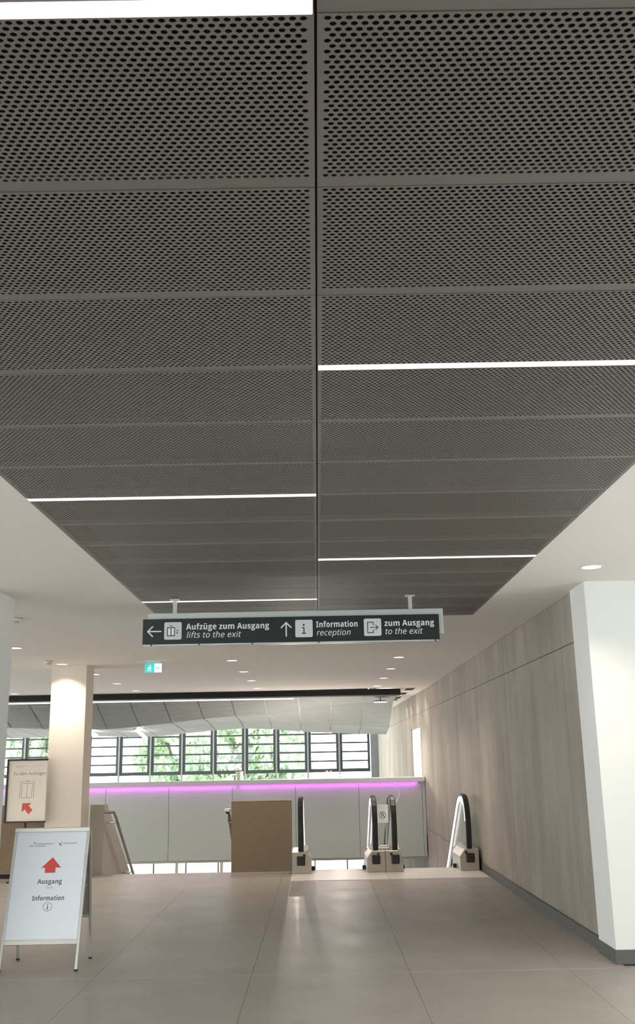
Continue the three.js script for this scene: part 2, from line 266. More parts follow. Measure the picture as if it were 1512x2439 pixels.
// ---- folded wing ceiling of metal sheets over the gallery
{
  const w = structGroup('ceiling_wing');
  const X = [-9.29, -7.81, -7.07, -6.33, -5.59, -4.85, -4.11, -3.37, -2.63, -1.89, -1.15, -0.41, 0.33, 1.07, 1.78], D = [21.42, 22.8, 24.2, 25.5];
  const Y = [[2.98, 2.953, 2.939, 2.932, 2.933, 2.934, 2.937, 2.94, 2.944, 2.947, 2.95, 2.953, 2.956, 2.959, 2.963], [2.489, 2.462, 2.446, 2.407, 2.369, 2.369, 2.42, 2.486, 2.567, 2.614, 2.646, 2.724, 2.809, 2.853, 2.867],
    [2.412, 2.385, 2.367, 2.346, 2.325, 2.332, 2.343, 2.421, 2.512, 2.563, 2.518, 2.472, 2.437, 2.398, 2.34], [2.299, 2.277, 2.285, 2.294, 2.287, 2.252, 2.256, 2.322, 2.377, 2.415, 2.376, 2.307, 2.26, 2.222, 2.201]];
  const sheet = (c, t) => {                                             // four corners (x, y, d), thickness t upwards
    const pos = [], q = (a, b, e, f) => pos.push(...a, ...b, ...e, ...a, ...e, ...f), lo = c.map(([x, y, d]) => [x, y, -d]), up = c.map(([x, y, d]) => [x, y + t, -d]);
    q(lo[0], lo[3], lo[2], lo[1]); q(up[0], up[1], up[2], up[3]); for (let i = 0; i < 4; i++) { const j = (i + 1) % 4; q(lo[i], lo[j], up[j], up[i]); }
    const g = new THREE.BufferGeometry(); g.setAttribute('position', new THREE.Float32BufferAttribute(pos, 3)); g.computeVertexNormals(); return metres(g);
  };
  const at = (i, j, u, v) => { const f = (a, b, c, e) => (a * (1 - u) + b * u) * (1 - v) + (c * (1 - u) + e * u) * v; return [X[i] * (1 - u) + X[i + 1] * u, f(Y[j][i], Y[j][i + 1], Y[j + 1][i], Y[j + 1][i + 1]), D[j] * (1 - v) + D[j + 1] * v]; };
  const backs = [];
  for (let i = 0; i + 1 < X.length; i++) for (let j = 0; j < 3; j++) {
    const e = 0.014, c = [at(i, j, e, 0.004), at(i, j, 1 - e, 0.004), at(i, j, 1 - e, 0.996), at(i, j, e, 0.996)];
    obj('panel', sheet(c, 0.012), M.wing, w);
    backs.push(sheet([at(i, j, 0, 0), at(i, j, 1, 0), at(i, j, 1, 1), at(i, j, 0, 1)].map(([x, y, d]) => [x, y + 0.03, d]), 0.02));
  }
  obj('backing', backs, M.wingBack, w);
}
// ---- window front of the atrium: tall storeys of framed panes with thin bars; each window is one structure
const DF = 39;
{
  const pitch = 1.235, right = 2.08;
  for (let k = 0; k < 13; k++) {
    const x1 = right - k * pitch, x0 = x1 - pitch, w = structGroup('window'); w.name = `window_${k + 1}`;
    const top = 4.4, sill = 1.18;
    obj('jamb', [bx(x0 + 0.03, x0 + 0.125, sill, top, DF, DF + 0.1)], M.frame, w); obj('jamb', [bx(x1 - 0.125, x1 - 0.03, sill, top, DF, DF + 0.1)], M.frame, w);
    obj('mullion', bx(x0 - 0.03, x0 + 0.03, sill - 0.3, top, DF - 0.06, DF + 0.1), M.frameCap, w);
    obj('sill_rail', bx(x0 + 0.031, x1 - 0.031, sill - 0.06, sill + 0.07, DF - 0.01, DF + 0.09), M.frame, w);
    for (let b = 0; b < 9; b++) { const y = sill + 0.36 + b * 0.345; obj('bar', bx(x0 + 0.126, x1 - 0.126, y - 0.03, y + 0.03, DF + 0.0, DF + 0.07), M.frame, w); }
    obj('pane', bx(x0 + 0.031, x1 - 0.031, -0.5, top, DF + 0.102, DF + 0.108), M.pane, w);
  }
  for (let k = 0; k < 13; k++) {                                          // storey below the gallery
    const x1 = right + 0.21 - k * pitch, x0 = x1 - pitch, w = structGroup('window'); w.name = `window_${k + 14}`;
    obj('mullion', bx(x0 - 0.022, x0 + 0.022, -4.6, -0.6, DF, DF + 0.1), M.frame, w);
    obj('pane', bx(x0 + 0.024, x1 - 0.024, -4.55, -0.6, DF + 0.04, DF + 0.05), M.pane, w);
  }
  struct('trim_2', bx(-14, 2.36, -0.6, -0.5, DF - 0.1, DF + 0.12), M.frame);
  struct('trim_3', bx(2.08, 2.36, -0.5, 4.5, DF - 0.1, DF + 0.12), M.endPost);
}
// ---- stairs between floor edge and lower floor
{
  const s = structGroup('stairs');
  for (let k = 0; k < 28; k++) obj('step', bx(-3.24, -1.33, -0.165 * (k + 1) - 0.15, -0.165 * (k + 1), 15.27 + 0.28 * k, 15.27 + 0.28 * (k + 1) + 0.03), M.stone, s);
  const top = (d) => d < 15.55 ? 1.0 : 1.0 - (d - 15.55) * 0.6;
  obj('stair_wall', slabX([[15.28, -0.6], [15.28, 1.0], [15.5, 1.0], [23.0, top(23)], [23.0, -4.55], [21.8, -4.55]], -3.47, -3.26), M.stairWall, s);
}

// ================================================================ FITTINGS ON THE CEILING
// linear lights in the gaps between the perforated panels
function linearLight(label, side, k, group) {
  const x0 = side ? SEAM + 0.004 : DX0 + 0.004, x1 = side ? DX1 - 0.005 : SEAM - 0.004, d = D0 + k * PITCH, w = x1 - x0;
  const t = thing('linear_light', label, 'light', [(x0 + x1) / 2, CH, d - 0.0203], 0, group);
  obj('housing', [bx(-w / 2, w / 2, 0.012, 0.05, -0.0202, 0.0202), bx(-w / 2, w / 2, 0.003, 0.012, -0.0202, -0.0195), bx(-w / 2, w / 2, 0.003, 0.012, 0.0195, 0.0202)], M.darkStrip, t);
  obj('diffuser', rbx(-w / 2 + 0.002, w / 2 - 0.002, -0.004, 0.011, -0.0203, 0.0203, 0.002), M.strip, t);
  const l = new THREE.RectAreaLight(COOL, STRIP, w - 0.01, 0.036); l.name = 'lamp'; l.rotation.x = -Math.PI / 2; l.position.y = -0.006; t.add(l);
}
linearLight('wide glowing linear ceiling light cut off by the upper left picture corner', 0, 0);
linearLight('glowing linear ceiling light on the right, nearest on that side, running out of the picture', 1, 3);
linearLight('glowing linear ceiling light on the left whose end meets the white soffit', 0, 6);
linearLight('glowing linear ceiling light on the right above the hanging sign, ending at the white soffit', 1, 9);
linearLight('farthest glowing linear ceiling light on the left, just behind the hanger of the sign', 0, 12);
for (const [s, k] of [[1, -3], [0, -6]]) linearLight('glowing linear ceiling light behind the viewer', s, k, 'linear lights behind the viewer');

// round downlights in the white soffit
function downlight(x, d, label, power = SPOT, group) {
  const t = thing('downlight', label, 'light', [x, CH, d], 0, group);
  const ring = new THREE.LatheGeometry([[0.075, -0.001], [0.079, -0.005], [0.088, -0.005], [0.09, 0], [0.075, 0]].map(([a, b]) => new THREE.Vector2(a, b)), 28); obj('trim_ring', flatG(ring), M.trim, t);
  obj('lens', new THREE.CylinderGeometry(0.074, 0.074, 0.004, 28).translate(0, -0.0025, 0).toNonIndexed(), M.lens, t);
  const l = new THREE.SpotLight(WARM, power, 0, 1.05, 1, 2); l.name = 'lamp'; l.position.y = -0.02; l.castShadow = true; l.shadow.radius = 3; l.target.position.set(0, -3, 0); l.target.name = 'aim'; t.add(l); t.add(l.target);
}
downlight(2.207, 7.545, 'large round downlight in the right soffit before the white wall end', 9);
downlight(1.227, 14.35, 'nearest round downlight of the right row beyond the sign');
downlight(1.243, 16.2, 'second round downlight of the right row beyond the sign');
downlight(1.25, 18.12, 'third round downlight of the right row beyond the sign');
downlight(1.25, 20.03, 'farthest round downlight of the right row, just before the black beam');
downlight(-1.245, 14.38, 'nearest round downlight of the middle row below the sign');
downlight(-1.212, 16.25, 'second round downlight of the middle row below the sign');
downlight(-1.209, 18.14, 'third round downlight of the middle row below the sign');
downlight(-1.21, 20.1, 'farthest round downlight of the middle row, just before the black beam');
downlight(-3.73, 18.25, 'round downlight right of the beige pillar, third from the black beam on its row');
downlight(-3.729, 20.17, 'round downlight right of the pillar, closest to the black beam on its row');
downlight(-3.697, 16.24, 'round downlight half hidden by the right edge of the beige pillar');
downlight(-3.78, 14.45, 'round downlight directly in front of the top of the beige pillar', 12);
downlight(-3.82, 12.3, 'round downlight beside the left foreground column, below the nearer smoke detector');
downlight(-6.32, 20.45, 'round downlight left of the pillar just above the black beam');
for (const [x, d] of [[-6.3, 16.2], [-6.3, 12.3], [-3.8, 10.35], [-3.8, 5.5], [-5.5, 2.5], [2.21, 5.2], [2.21, 2.8], [4, 5.2]]) downlight(x, d, 'round downlight in the white soffit outside the picture', SPOT, 'downlights outside the picture');
// smoke detectors
function detector(x, d, label, r) {
  const t = thing('smoke_detector', label, 'smoke detector', [x, CH, d]);
  obj('base', new THREE.LatheGeometry([[0.001, 0], [r, 0], [r, -0.02], [r * 0.92, -0.028], [0.001, -0.028]].reverse().map(([a, b]) => new THREE.Vector2(a, b)), 24).toNonIndexed(), M.trim, t);
  obj('sensor_head', new THREE.LatheGeometry([[0.001, -0.04], [r * 0.6, -0.056], [r * 0.66, -0.05], [r * 0.66, -0.036], [r * 0.5, -0.028], [0.001, -0.028]].map(([a, b]) => new THREE.Vector2(a, b)), 24).toNonIndexed(), M.trim, t);
  obj('slot', new THREE.CylinderGeometry(r * 0.67, r * 0.67, 0.006, 24, 1, true).translate(0, -0.043, 0).toNonIndexed(), M.base, t);
}
detector(-3.05, 9.75, 'small white smoke detector on the soffit beside the left foreground column', 0.058);
detector(-3.86, 14.0, 'small white smoke detector on the soffit just left of the pillar downlight', 0.058);
{
  const t = thing('ceiling_vent', 'thin pale slotted plate in the soffit between two smoke detectors', 'vent', [-3.81, CH, 13.2]);
  obj('plate', rbx(-0.07, 0.07, -0.006, 0, -0.03, 0.03, 0.003), M.trim, t);
}

// ================================================================ SIGNS
const font = (px, bold, italic) => `${italic ? 'italic ' : ''}${bold ? 'bold ' : ''}${px}px sans-serif`;
function canvas(w, h) { const c = document.createElement('canvas'); c.width = w; c.height = h; return [c, c.getContext('2d')]; }
function paper(c, rough = 0.5, extra = {}) { const t = new THREE.CanvasTexture(c); t.colorSpace = THREE.SRGBColorSpace; t.anisotropy = 8; return new THREE.MeshStandardMaterial({ map: t, roughness: rough, ...extra }); }
// text fitted into a given width; skew gives the slanted cut
function fitText(x, s, left, base, width, px, { bold = false, slant = 0, fill = '#fff' } = {}) {
  x.save(); x.font = font(px, bold); const k = width / x.measureText(s).width; x.transform(1, 0, -slant, 1, left, base); x.scale(k, 1); x.fillStyle = fill; x.textAlign = 'left'; x.textBaseline = 'alphabetic'; x.fillText(s, 0, 0); x.restore();
}
const unitFace = (w, h) => new THREE.PlaneGeometry(w, h);               // printed film, uv 0..1
{ // hanging direction sign
  const SW = 2.682, SH = 0.229, DS = 8.7;
  const t = thing('hanging_sign', 'long black hanging direction sign with white lettering and three pictogram plates', 'sign', [-0.222, 2.746, DS]);
  obj('casing', [rbx(-1.30, 1.385, -0.06, 0.172, 0.03, 0.10, 0.004), bx(-SW / 2 + 0.01, SW / 2 - 0.01, -SH / 2 - 0.012, -SH / 2 - 0.001, -0.005, 0.1)], M.casing, t);
  for (const x of [-1.26, -0.83, -0.35, 0.25, 1.3]) obj('clip', bx(x - 0.006, x + 0.006, -SH / 2 - 0.014, -SH / 2 - 0.002, -0.009, -0.0055), M.black, t);
  const board = obj('board', rbx(-SW / 2, SW / 2, -SH / 2, SH / 2, -0.004, 0.029, 0.003), M.signBlack, t);
  const K = 1400 / SW, W = 2048, S = W / 1400, [c, x] = canvas(W, Math.round(120 * S)); x.scale(S, S);
  x.fillStyle = '#17191c'; x.fillRect(0, 0, 1400, 120); x.strokeStyle = '#dfe1e4'; x.lineCap = 'round'; x.lineJoin = 'round'; x.lineWidth = 6.5;
  const arrow = (pts) => pts.forEach((l) => { x.beginPath(); l.forEach(([a, b], i) => i ? x.lineTo(a, b) : x.moveTo(a, b)); x.stroke(); });
  arrow([[[84, 59], [23, 59]], [[45, 35], [22, 59], [45, 83]]]); arrow([[[677, 93], [677, 29]], [[654, 51], [677, 27], [700, 51]]]);
  const L = '#e4e6ea';
  fitText(x, 'Aufzüge zum Ausgang', 203, 53, 394, 40, { bold: true, fill: L }); fitText(x, 'lifts to the exit', 203, 93, 258, 40, { slant: 0.2, fill: L });
  fitText(x, 'Information', 818, 53, 200, 40, { bold: true, fill: L }); fitText(x, 'reception', 818, 93, 164, 40, { slant: 0.2, fill: L });
  fitText(x, 'zum Ausgang', 1142, 53, 237, 40, { bold: true, fill: L }); fitText(x, 'to the exit', 1142, 93, 178, 40, { slant: 0.2, fill: L });
  obj('lettering', unitFace(SW - 0.008, SH - 0.008).translate(0, 0, 0.0048), paper(c, 0.45), board);
  const pic = (u, draw, label) => {
    const [pc, p] = canvas(160, 160); p.fillStyle = '#cfd0d2'; p.fillRect(0, 0, 160, 160); p.strokeStyle = p.fillStyle = '#17191c'; p.lineWidth = 7; p.lineJoin = 'round'; p.lineCap = 'round'; draw(p);
    const s = 0.157, r = 0.016, sh = new THREE.Shape(); sh.moveTo(-s / 2 + r, -s / 2); sh.lineTo(s / 2 - r, -s / 2); sh.quadraticCurveTo(s / 2, -s / 2, s / 2, -s / 2 + r); sh.lineTo(s / 2, s / 2 - r); sh.quadraticCurveTo(s / 2, s / 2, s / 2 - r, s / 2); sh.lineTo(-s / 2 + r, s / 2); sh.quadraticCurveTo(-s / 2, s / 2, -s / 2, s / 2 - r); sh.lineTo(-s / 2, -s / 2 + r); sh.quadraticCurveTo(-s / 2, -s / 2, -s / 2 + r, -s / 2);
    const g = new THREE.ExtrudeGeometry(sh, { depth: 0.004, bevelEnabled: false, curveSegments: 5 }), uv = g.attributes.uv, po = g.attributes.position; for (let i = 0; i < uv.count; i++) uv.setXY(i, po.getX(i) / s + 0.5, po.getY(i) / s + 0.5);
    const m = obj('pictogram', g, paper(pc, 0.5), board); m.position.set((u - 700) / K, 2.5 / K, 0.005); m.userData.label = label;
  };
  pic(143, (p) => { p.strokeRect(30, 50, 66, 76); p.beginPath(); p.moveTo(63, 50); p.lineTo(63, 126); p.stroke(); p.fillRect(48, 30, 30, 6); p.fillStyle = '#eceded'; p.fillRect(37, 57, 20, 62); p.fillRect(69, 57, 20, 62); p.fillStyle = '#17191c'; for (const s of [-1, 1]) { p.beginPath(); p.moveTo(110, 88 + s * 6); p.lineTo(130, 88 + s * 6); p.lineTo(120, 88 + s * 20); p.fill(); } }, 'pale plate with a lift pictogram');
  pic(761, (p) => { p.beginPath(); p.arc(78, 46, 9, 0, 7); p.fill(); p.lineWidth = 10; p.beginPath(); p.moveTo(66, 72); p.lineTo(80, 72); p.lineTo(80, 124); p.moveTo(66, 124); p.lineTo(94, 124); p.stroke(); }, 'pale plate with an information letter');
  pic(1085, (p) => { p.beginPath(); p.moveTo(86, 58); p.lineTo(86, 34); p.lineTo(34, 34); p.lineTo(34, 130); p.lineTo(86, 130); p.lineTo(86, 106); p.moveTo(60, 82); p.lineTo(130, 82); p.moveTo(108, 60); p.lineTo(130, 82); p.lineTo(108, 104); p.stroke(); }, 'pale plate with an exit arrow pictogram');
  for (const x of [1.092, -1.062]) obj('hanger', [rbx(x - 0.017, x + 0.017, 0.172, CH - 2.746 - 0.012, 0.045, 0.075, 0.003), rbx(x - 0.045, x + 0.045, CH - 2.746 - 0.014, CH - 2.746, 0.03, 0.09, 0.003)], M.casing, t);
}
{ // emergency exit sign
  const t = thing('exit_sign', 'small green and white illuminated emergency exit sign under the white soffit', 'sign', [-2.41, CH, 14.42]);
  obj('case', [rbx(-0.13, 0.13, -0.16, -0.02, -0.035, 0.03, 0.006), rbx(-0.1, 0.1, -0.022, 0, -0.02, 0.02, 0.004)], M.white, t);
  const [c, x] = canvas(192, 108); x.fillStyle = '#25cfc4'; x.fillRect(0, 0, 192, 108); x.fillStyle = '#e9fffb'; x.fillRect(104, 0, 88, 108);
  x.fillStyle = '#e9fffb'; x.beginPath(); x.arc(56, 26, 9, 0, 7); x.fill(); x.strokeStyle = '#e9fffb'; x.lineWidth = 11; x.lineCap = 'round'; x.lineJoin = 'round'; x.beginPath(); x.moveTo(52, 42); x.lineTo(46, 66); x.lineTo(64, 78); x.lineTo(60, 96); x.moveTo(46, 66); x.lineTo(28, 88); x.moveTo(50, 44); x.lineTo(72, 56); x.moveTo(50, 44); x.lineTo(30, 56); x.stroke();
  x.fillStyle = '#9ff0dd'; x.beginPath(); x.moveTo(120, 54); x.lineTo(146, 30); x.lineTo(146, 46); x.lineTo(176, 46); x.lineTo(176, 62); x.lineTo(146, 62); x.lineTo(146, 78); x.fill();
  const tex = new THREE.CanvasTexture(c); tex.colorSpace = THREE.SRGBColorSpace;
  obj('glowing_face', unitFace(0.246, 0.128).translate(0, -0.09, 0.0365), new THREE.MeshStandardMaterial({ color: 0x222222, roughness: 0.4, emissive: 0xffffff, emissiveMap: tex, emissiveIntensity: 1.3 }), t);
  const l = new THREE.RectAreaLight(new THREE.Color().setRGB(0.5, 1, 0.85), 1.2, 0.24, 0.12); l.name = 'lamp'; l.position.set(0, -0.09, 0.04); l.rotation.y = Math.PI; t.add(l);
}
{ // A-board in the foreground: front face leans back, rear frame closes the A
  const t = thing('sandwich_board', 'white framed sandwich board with a red up arrow and the word Ausgang', 'sign', [-2.272, 0, 8.62]);
  const w = 0.318, ytop = 1.075, df = -0.255, dr = 0.245, dt = 0.04, yb = 0.19;          // D of front feet, rear feet, hinge relative to the base
  const fd = (y) => df + (dt - 0.012 - df) * (y / ytop), rd = (y) => dr + (dt + 0.03 - dr) * (y / ytop);
  for (const s of [-1, 1]) obj('front_rail', box4([s * (w - 0.011), 0.002, fd(0)], [s * (w - 0.011), ytop, fd(ytop)], 0.022, 0.02), M.alu, t);
  for (const s of [-1, 1]) obj('rear_rail', box4([s * (w - 0.011), 0.002, rd(0)], [s * (w - 0.011), ytop - 0.02, rd(ytop - 0.02)], 0.022, 0.018), M.alu, t);
  obj('top_rail', rbx(-w, w, ytop - 0.03, ytop + 0.004, dt - 0.034, dt - 0.004, 0.004), M.alu, t);
  obj('rear_top_rail', rbx(-w + 0.02, w - 0.02, ytop - 0.05, ytop - 0.022, dt + 0.014, dt + 0.03, 0.004), M.alu, t);
  obj('bottom_rail', box4([0, yb, fd(yb)], [0, yb + 0.034, fd(yb + 0.034)], 2 * w - 0.044, 0.02), M.alu, t);
  const fp = obj('front_panel', box4([0, yb + 0.034, fd(yb + 0.034)], [0, ytop - 0.03, fd(ytop - 0.03)], 2 * w - 0.044, 0.008), M.white, t);
  obj('rear_panel', box4([0, 0.36, rd(0.36)], [0, ytop - 0.05, rd(ytop - 0.05)], 2 * w - 0.044, 0.006), M.greyBack, t);
  obj('rear_cross_bar', box4([0, 0.335, rd(0.335)], [0, 0.36, rd(0.36)], 2 * w - 0.044, 0.014), M.alu, t);
  for (const s of [-1, 1]) obj('strut', bar([s * (w - 0.025), 0.62, fd(0.62) + 0.012], [s * (w - 0.025), 0.6, rd(0.6) - 0.012], 0.004), M.alu, t);
  for (const [s, d] of [[-1, df], [1, df], [-1, dr], [1, dr]]) obj('foot', rbx(s * (w - 0.011) - 0.013, s * (w - 0.011) + 0.013, 0, 0.014, d - 0.012, d + 0.012, 0.003), M.blackPlastic, t);
  // printed sheet: local frame of the whole face, 725 x 1110 as measured
  const [c, x] = canvas(725, 1110), X = (u) => u * 725, Yt = (v) => v * 1110; x.fillStyle = '#e8edf6'; x.fillRect(0, 0, 725, 1110);
  x.fillStyle = '#d8493f'; x.beginPath(); [[0.54, 0.252], [0.662, 0.346], [0.592, 0.346], [0.592, 0.392], [0.452, 0.392], [0.452, 0.346], [0.4, 0.346]].forEach(([u, v], i) => i ? x.lineTo(X(u), Yt(v)) : x.moveTo(X(u), Yt(v))); x.fill();
  fitText(x, 'Ausgang', X(0.372), Yt(0.488), X(0.322), 62, { bold: true, fill: '#4b4d52' }); fitText(x, 'Exit', X(0.495), Yt(0.532), X(0.085), 34, { fill: '#9fa2a8' });
  fitText(x, 'Information', X(0.325), Yt(0.634), X(0.425), 62, { bold: true, fill: '#4b4d52' });
  x.strokeStyle = '#55575c'; x.lineWidth = 4; x.beginPath(); x.arc(X(0.54), Yt(0.69), 41, 0, 7); x.stroke(); x.fillStyle = '#55575c'; x.beginPath(); x.arc(X(0.54), Yt(0.69) - 20, 5, 0, 7); x.fill(); x.fillRect(X(0.54) - 5, Yt(0.69) - 10, 9, 32); x.fillRect(X(0.54) - 10, Yt(0.69) + 20, 20, 4);
  x.fillStyle = '#b4b7bd'; for (const [u, v, w2, h] of [[0.28, 0.123, 0.26, 9], [0.28, 0.137, 0.2, 5], [0.28, 0.146, 0.15, 9], [0.205, 0.14, 0.055, 14], [0.655, 0.122, 0.185, 11]]) x.fillRect(X(u), Yt(v), X(w2), h); x.fillStyle = '#3d4046'; x.fillRect(X(0.265), Yt(0.115), 8, 14); x.fillRect(X(0.628), Yt(0.112), 7, 9);
  x.fillStyle = '#b83a34'; x.beginPath(); x.moveTo(X(0.6), Yt(0.128)); x.lineTo(X(0.615), Yt(0.122)); x.lineTo(X(0.637), Yt(0.145)); x.lineTo(X(0.625), Yt(0.15)); x.fill();
  const a = yb + 0.034, b = ytop - 0.03, sheetG = unitFace(2 * w - 0.05, (b - a) * 1.012), uv = sheetG.attributes.uv;
  for (let i = 0; i < uv.count; i++) { const u = uv.getX(i), v = uv.getY(i); uv.setXY(i, 0.036 + u * 0.928, 0.038 + v * 0.934); }
  const lean = Math.atan2(fd(b) - fd(a), b - a), p = obj('poster', sheetG, paper(c, 0.35), fp); p.rotation.x = -lean; p.position.set(0, (a + b) / 2 + Math.sin(lean) * 0.0055, -(fd((a + b) / 2)) + 0.0055 * Math.cos(lean));
}
{ // poster stand to the lifts, beside the pillar
  const t = thing('poster_stand', 'framed poster on a black pole pointing with a red arrow to the lifts', 'sign', [-4.225, 0, 14.5]);
  const w = 0.295, y0 = 0.80, y1 = 1.69;
  obj('frame', [rbx(-w, w, y0, y0 + 0.022, -0.03, 0.01, 0.003), rbx(-w, w, y1 - 0.028, y1, -0.03, 0.01, 0.003), rbx(-w, -w + 0.026, y0 + 0.02, y1 - 0.026, -0.03, 0.01, 0.003), bx(-w + 0.01, w - 0.01, y0 + 0.01, y1 - 0.01, -0.004, 0.008)], M.darkWood, t);
  const [c, x] = canvas(600, 960), X = (u) => (u - 0.04) / 0.93 * 600, Y = (v) => (v - 0.03) / 0.94 * 960; x.fillStyle = '#f6e8da'; x.fillRect(0, 0, 600, 960);
  fitText(x, 'Zu den Aufzügen', X(0.155), Y(0.255), X(0.975) - X(0.155), 66, { fill: '#5a4a40' });
  x.strokeStyle = '#55463c'; x.lineWidth = 5; const line = (...p) => { x.beginPath(); p.forEach(([u, v], i) => i ? x.lineTo(X(u), Y(v)) : x.moveTo(X(u), Y(v))); x.stroke(); };
  line([0.33, 0.625], [0.35, 0.355], [0.44, 0.355]); line([0.6, 0.355], [0.68, 0.355], [0.665, 0.625]); line([0.375, 0.61], [0.385, 0.385], [0.635, 0.385], [0.62, 0.61], [0.375, 0.61]); line([0.505, 0.61], [0.51, 0.385]); line([0.49, 0.34], [0.49, 0.365]); line([0.55, 0.34], [0.55, 0.365]);
  x.fillStyle = '#55463c'; for (const [u, s] of [[0.49, 1], [0.55, -1]]) { x.beginPath(); x.moveTo(X(u - 0.02), Y(0.353)); x.lineTo(X(u + 0.02), Y(0.353)); x.lineTo(X(u), Y(0.353 + s * 0.016)); x.fill(); }
  x.fillStyle = '#d9503c'; x.beginPath(); [[0.41, 0.695], [0.625, 0.69], [0.57, 0.735], [0.665, 0.8], [0.57, 0.868], [0.475, 0.79], [0.4, 0.835]].forEach(([u, v], i) => i ? x.lineTo(X(u), Y(v)) : x.moveTo(X(u), Y(v))); x.fill();
  x.fillStyle = '#d6c7b8'; x.fillRect(X(0.2), Y(0.108), 190, 8); x.fillRect(X(0.2), Y(0.125), 140, 8); x.fillRect(X(0.72), Y(0.113), 120, 7); x.strokeStyle = '#b79a3c'; line([0.65, 0.105], [0.63, 0.122], [0.655, 0.138]);
  obj('poster', unitFace(2 * w - 0.036, y1 - y0 - 0.05).translate(0.008, (y0 + y1) / 2 - 0.003, 0.006), paper(c, 0.4), t);
  obj('edge_strip', rbx(w - 0.012, w, y0 + 0.023, y1 - 0.029, -0.03, 0.011, 0.003), M.cup, t);
  obj('pole', bar([0.0, 0.012, 0.03], [0.0, y0 + 0.12, 0.03], 0.016), M.blackPlastic, t);
  obj('base_plate', rbx(-0.18, 0.18, 0, 0.014, -0.14, 0.2, 0.004), M.blackPlastic, t);
}

// ================================================================ BARRIERS AND STAIR PARTS
{
  const t = thing('stair_parapet', 'brown clad parapet block on a black plinth left of the pillar', 'parapet', [-5.02, 0, 15.0]);
  obj('plinth', bx(-1.0, 0.96, 0, 0.06, -0.06, 0.22), M.black, t); obj('panel', rbx(-1.02, 0.975, 0.06, 1.02, -0.08, 0.24, 0.004), M.cloth, t);
}
{
  const t = thing('stair_parapet', 'upright brown fabric-textured panel at the head of the stairs beside the escalator', 'parapet', [-0.86, 0, 15.2]);
  obj('panel', rbx(-0.452, 0.45, 0.006, 1.012, -0.1, 0.06, 0.004), M.cloth, t); obj('cap', rbx(-0.454, 0.452, 1.012, 1.018, -0.102, 0.062, 0.002), M.bronze, t); obj('foot_rail', bx(-0.45, 0.45, 0, 0.006, -0.098, 0.058), M.steel, t);
  obj('side_wall', slabX([[0.061, -0.5], [0.061, 0.95], [0.35, 0.9], [7.5, -3.4], [7.5, -4.55], [6.6, -4.55]], -0.447, -0.39), M.bronze, t);
}
{
  const t = thing('stair_handrail', 'stainless steel tube handrail descending along the left stair wall', 'handrail');
  const slope = 0.62, x = -3.12;
  obj('rail', [tube([[x - 0.135, 0.885, 15.33], [x - 0.02, 0.885, 15.33], [x, 0.88, 15.36], [x, 0.85, 15.42], [x, 0.85 - slope * 2, 17.42], [x, 0.85 - slope * 7, 22.42]], 0.021, 60)], M.chrome, t);
  for (const d of [15.5, 16.9, 18.3, 19.7]) { const y = 0.85 - slope * (d - 15.42); obj('bracket', [bar([x, y - 0.018, d], [x, y - 0.08, d], 0.007), bar([x, y - 0.08, d], [x - 0.14, y - 0.08, d], 0.007)], M.chrome, t); }
}
{
  const t = thing('stair_handrail', 'handrail stub with a wood grip sticking out left of the brown panel', 'handrail');
  const x = -1.385; obj('rail', [tube([[x, 0.86, 15.2], [x, 0.86, 15.36], [x, 0.82, 15.46], [x, 0.82 - 0.62 * 5, 20.46]], 0.024, 40)], M.bronze, t);
  obj('grip', rbx(x - 0.04, x + 0.045, 0.862, 0.905, 15.16, 15.34, 0.012), M.coping, t); obj('bracket', [bar([x, 0.82, 15.3], [x, 0.7, 15.3], 0.009), bar([x, 0.7, 15.3], [x + 0.072, 0.7, 15.3], 0.009)], M.chrome, t);
}

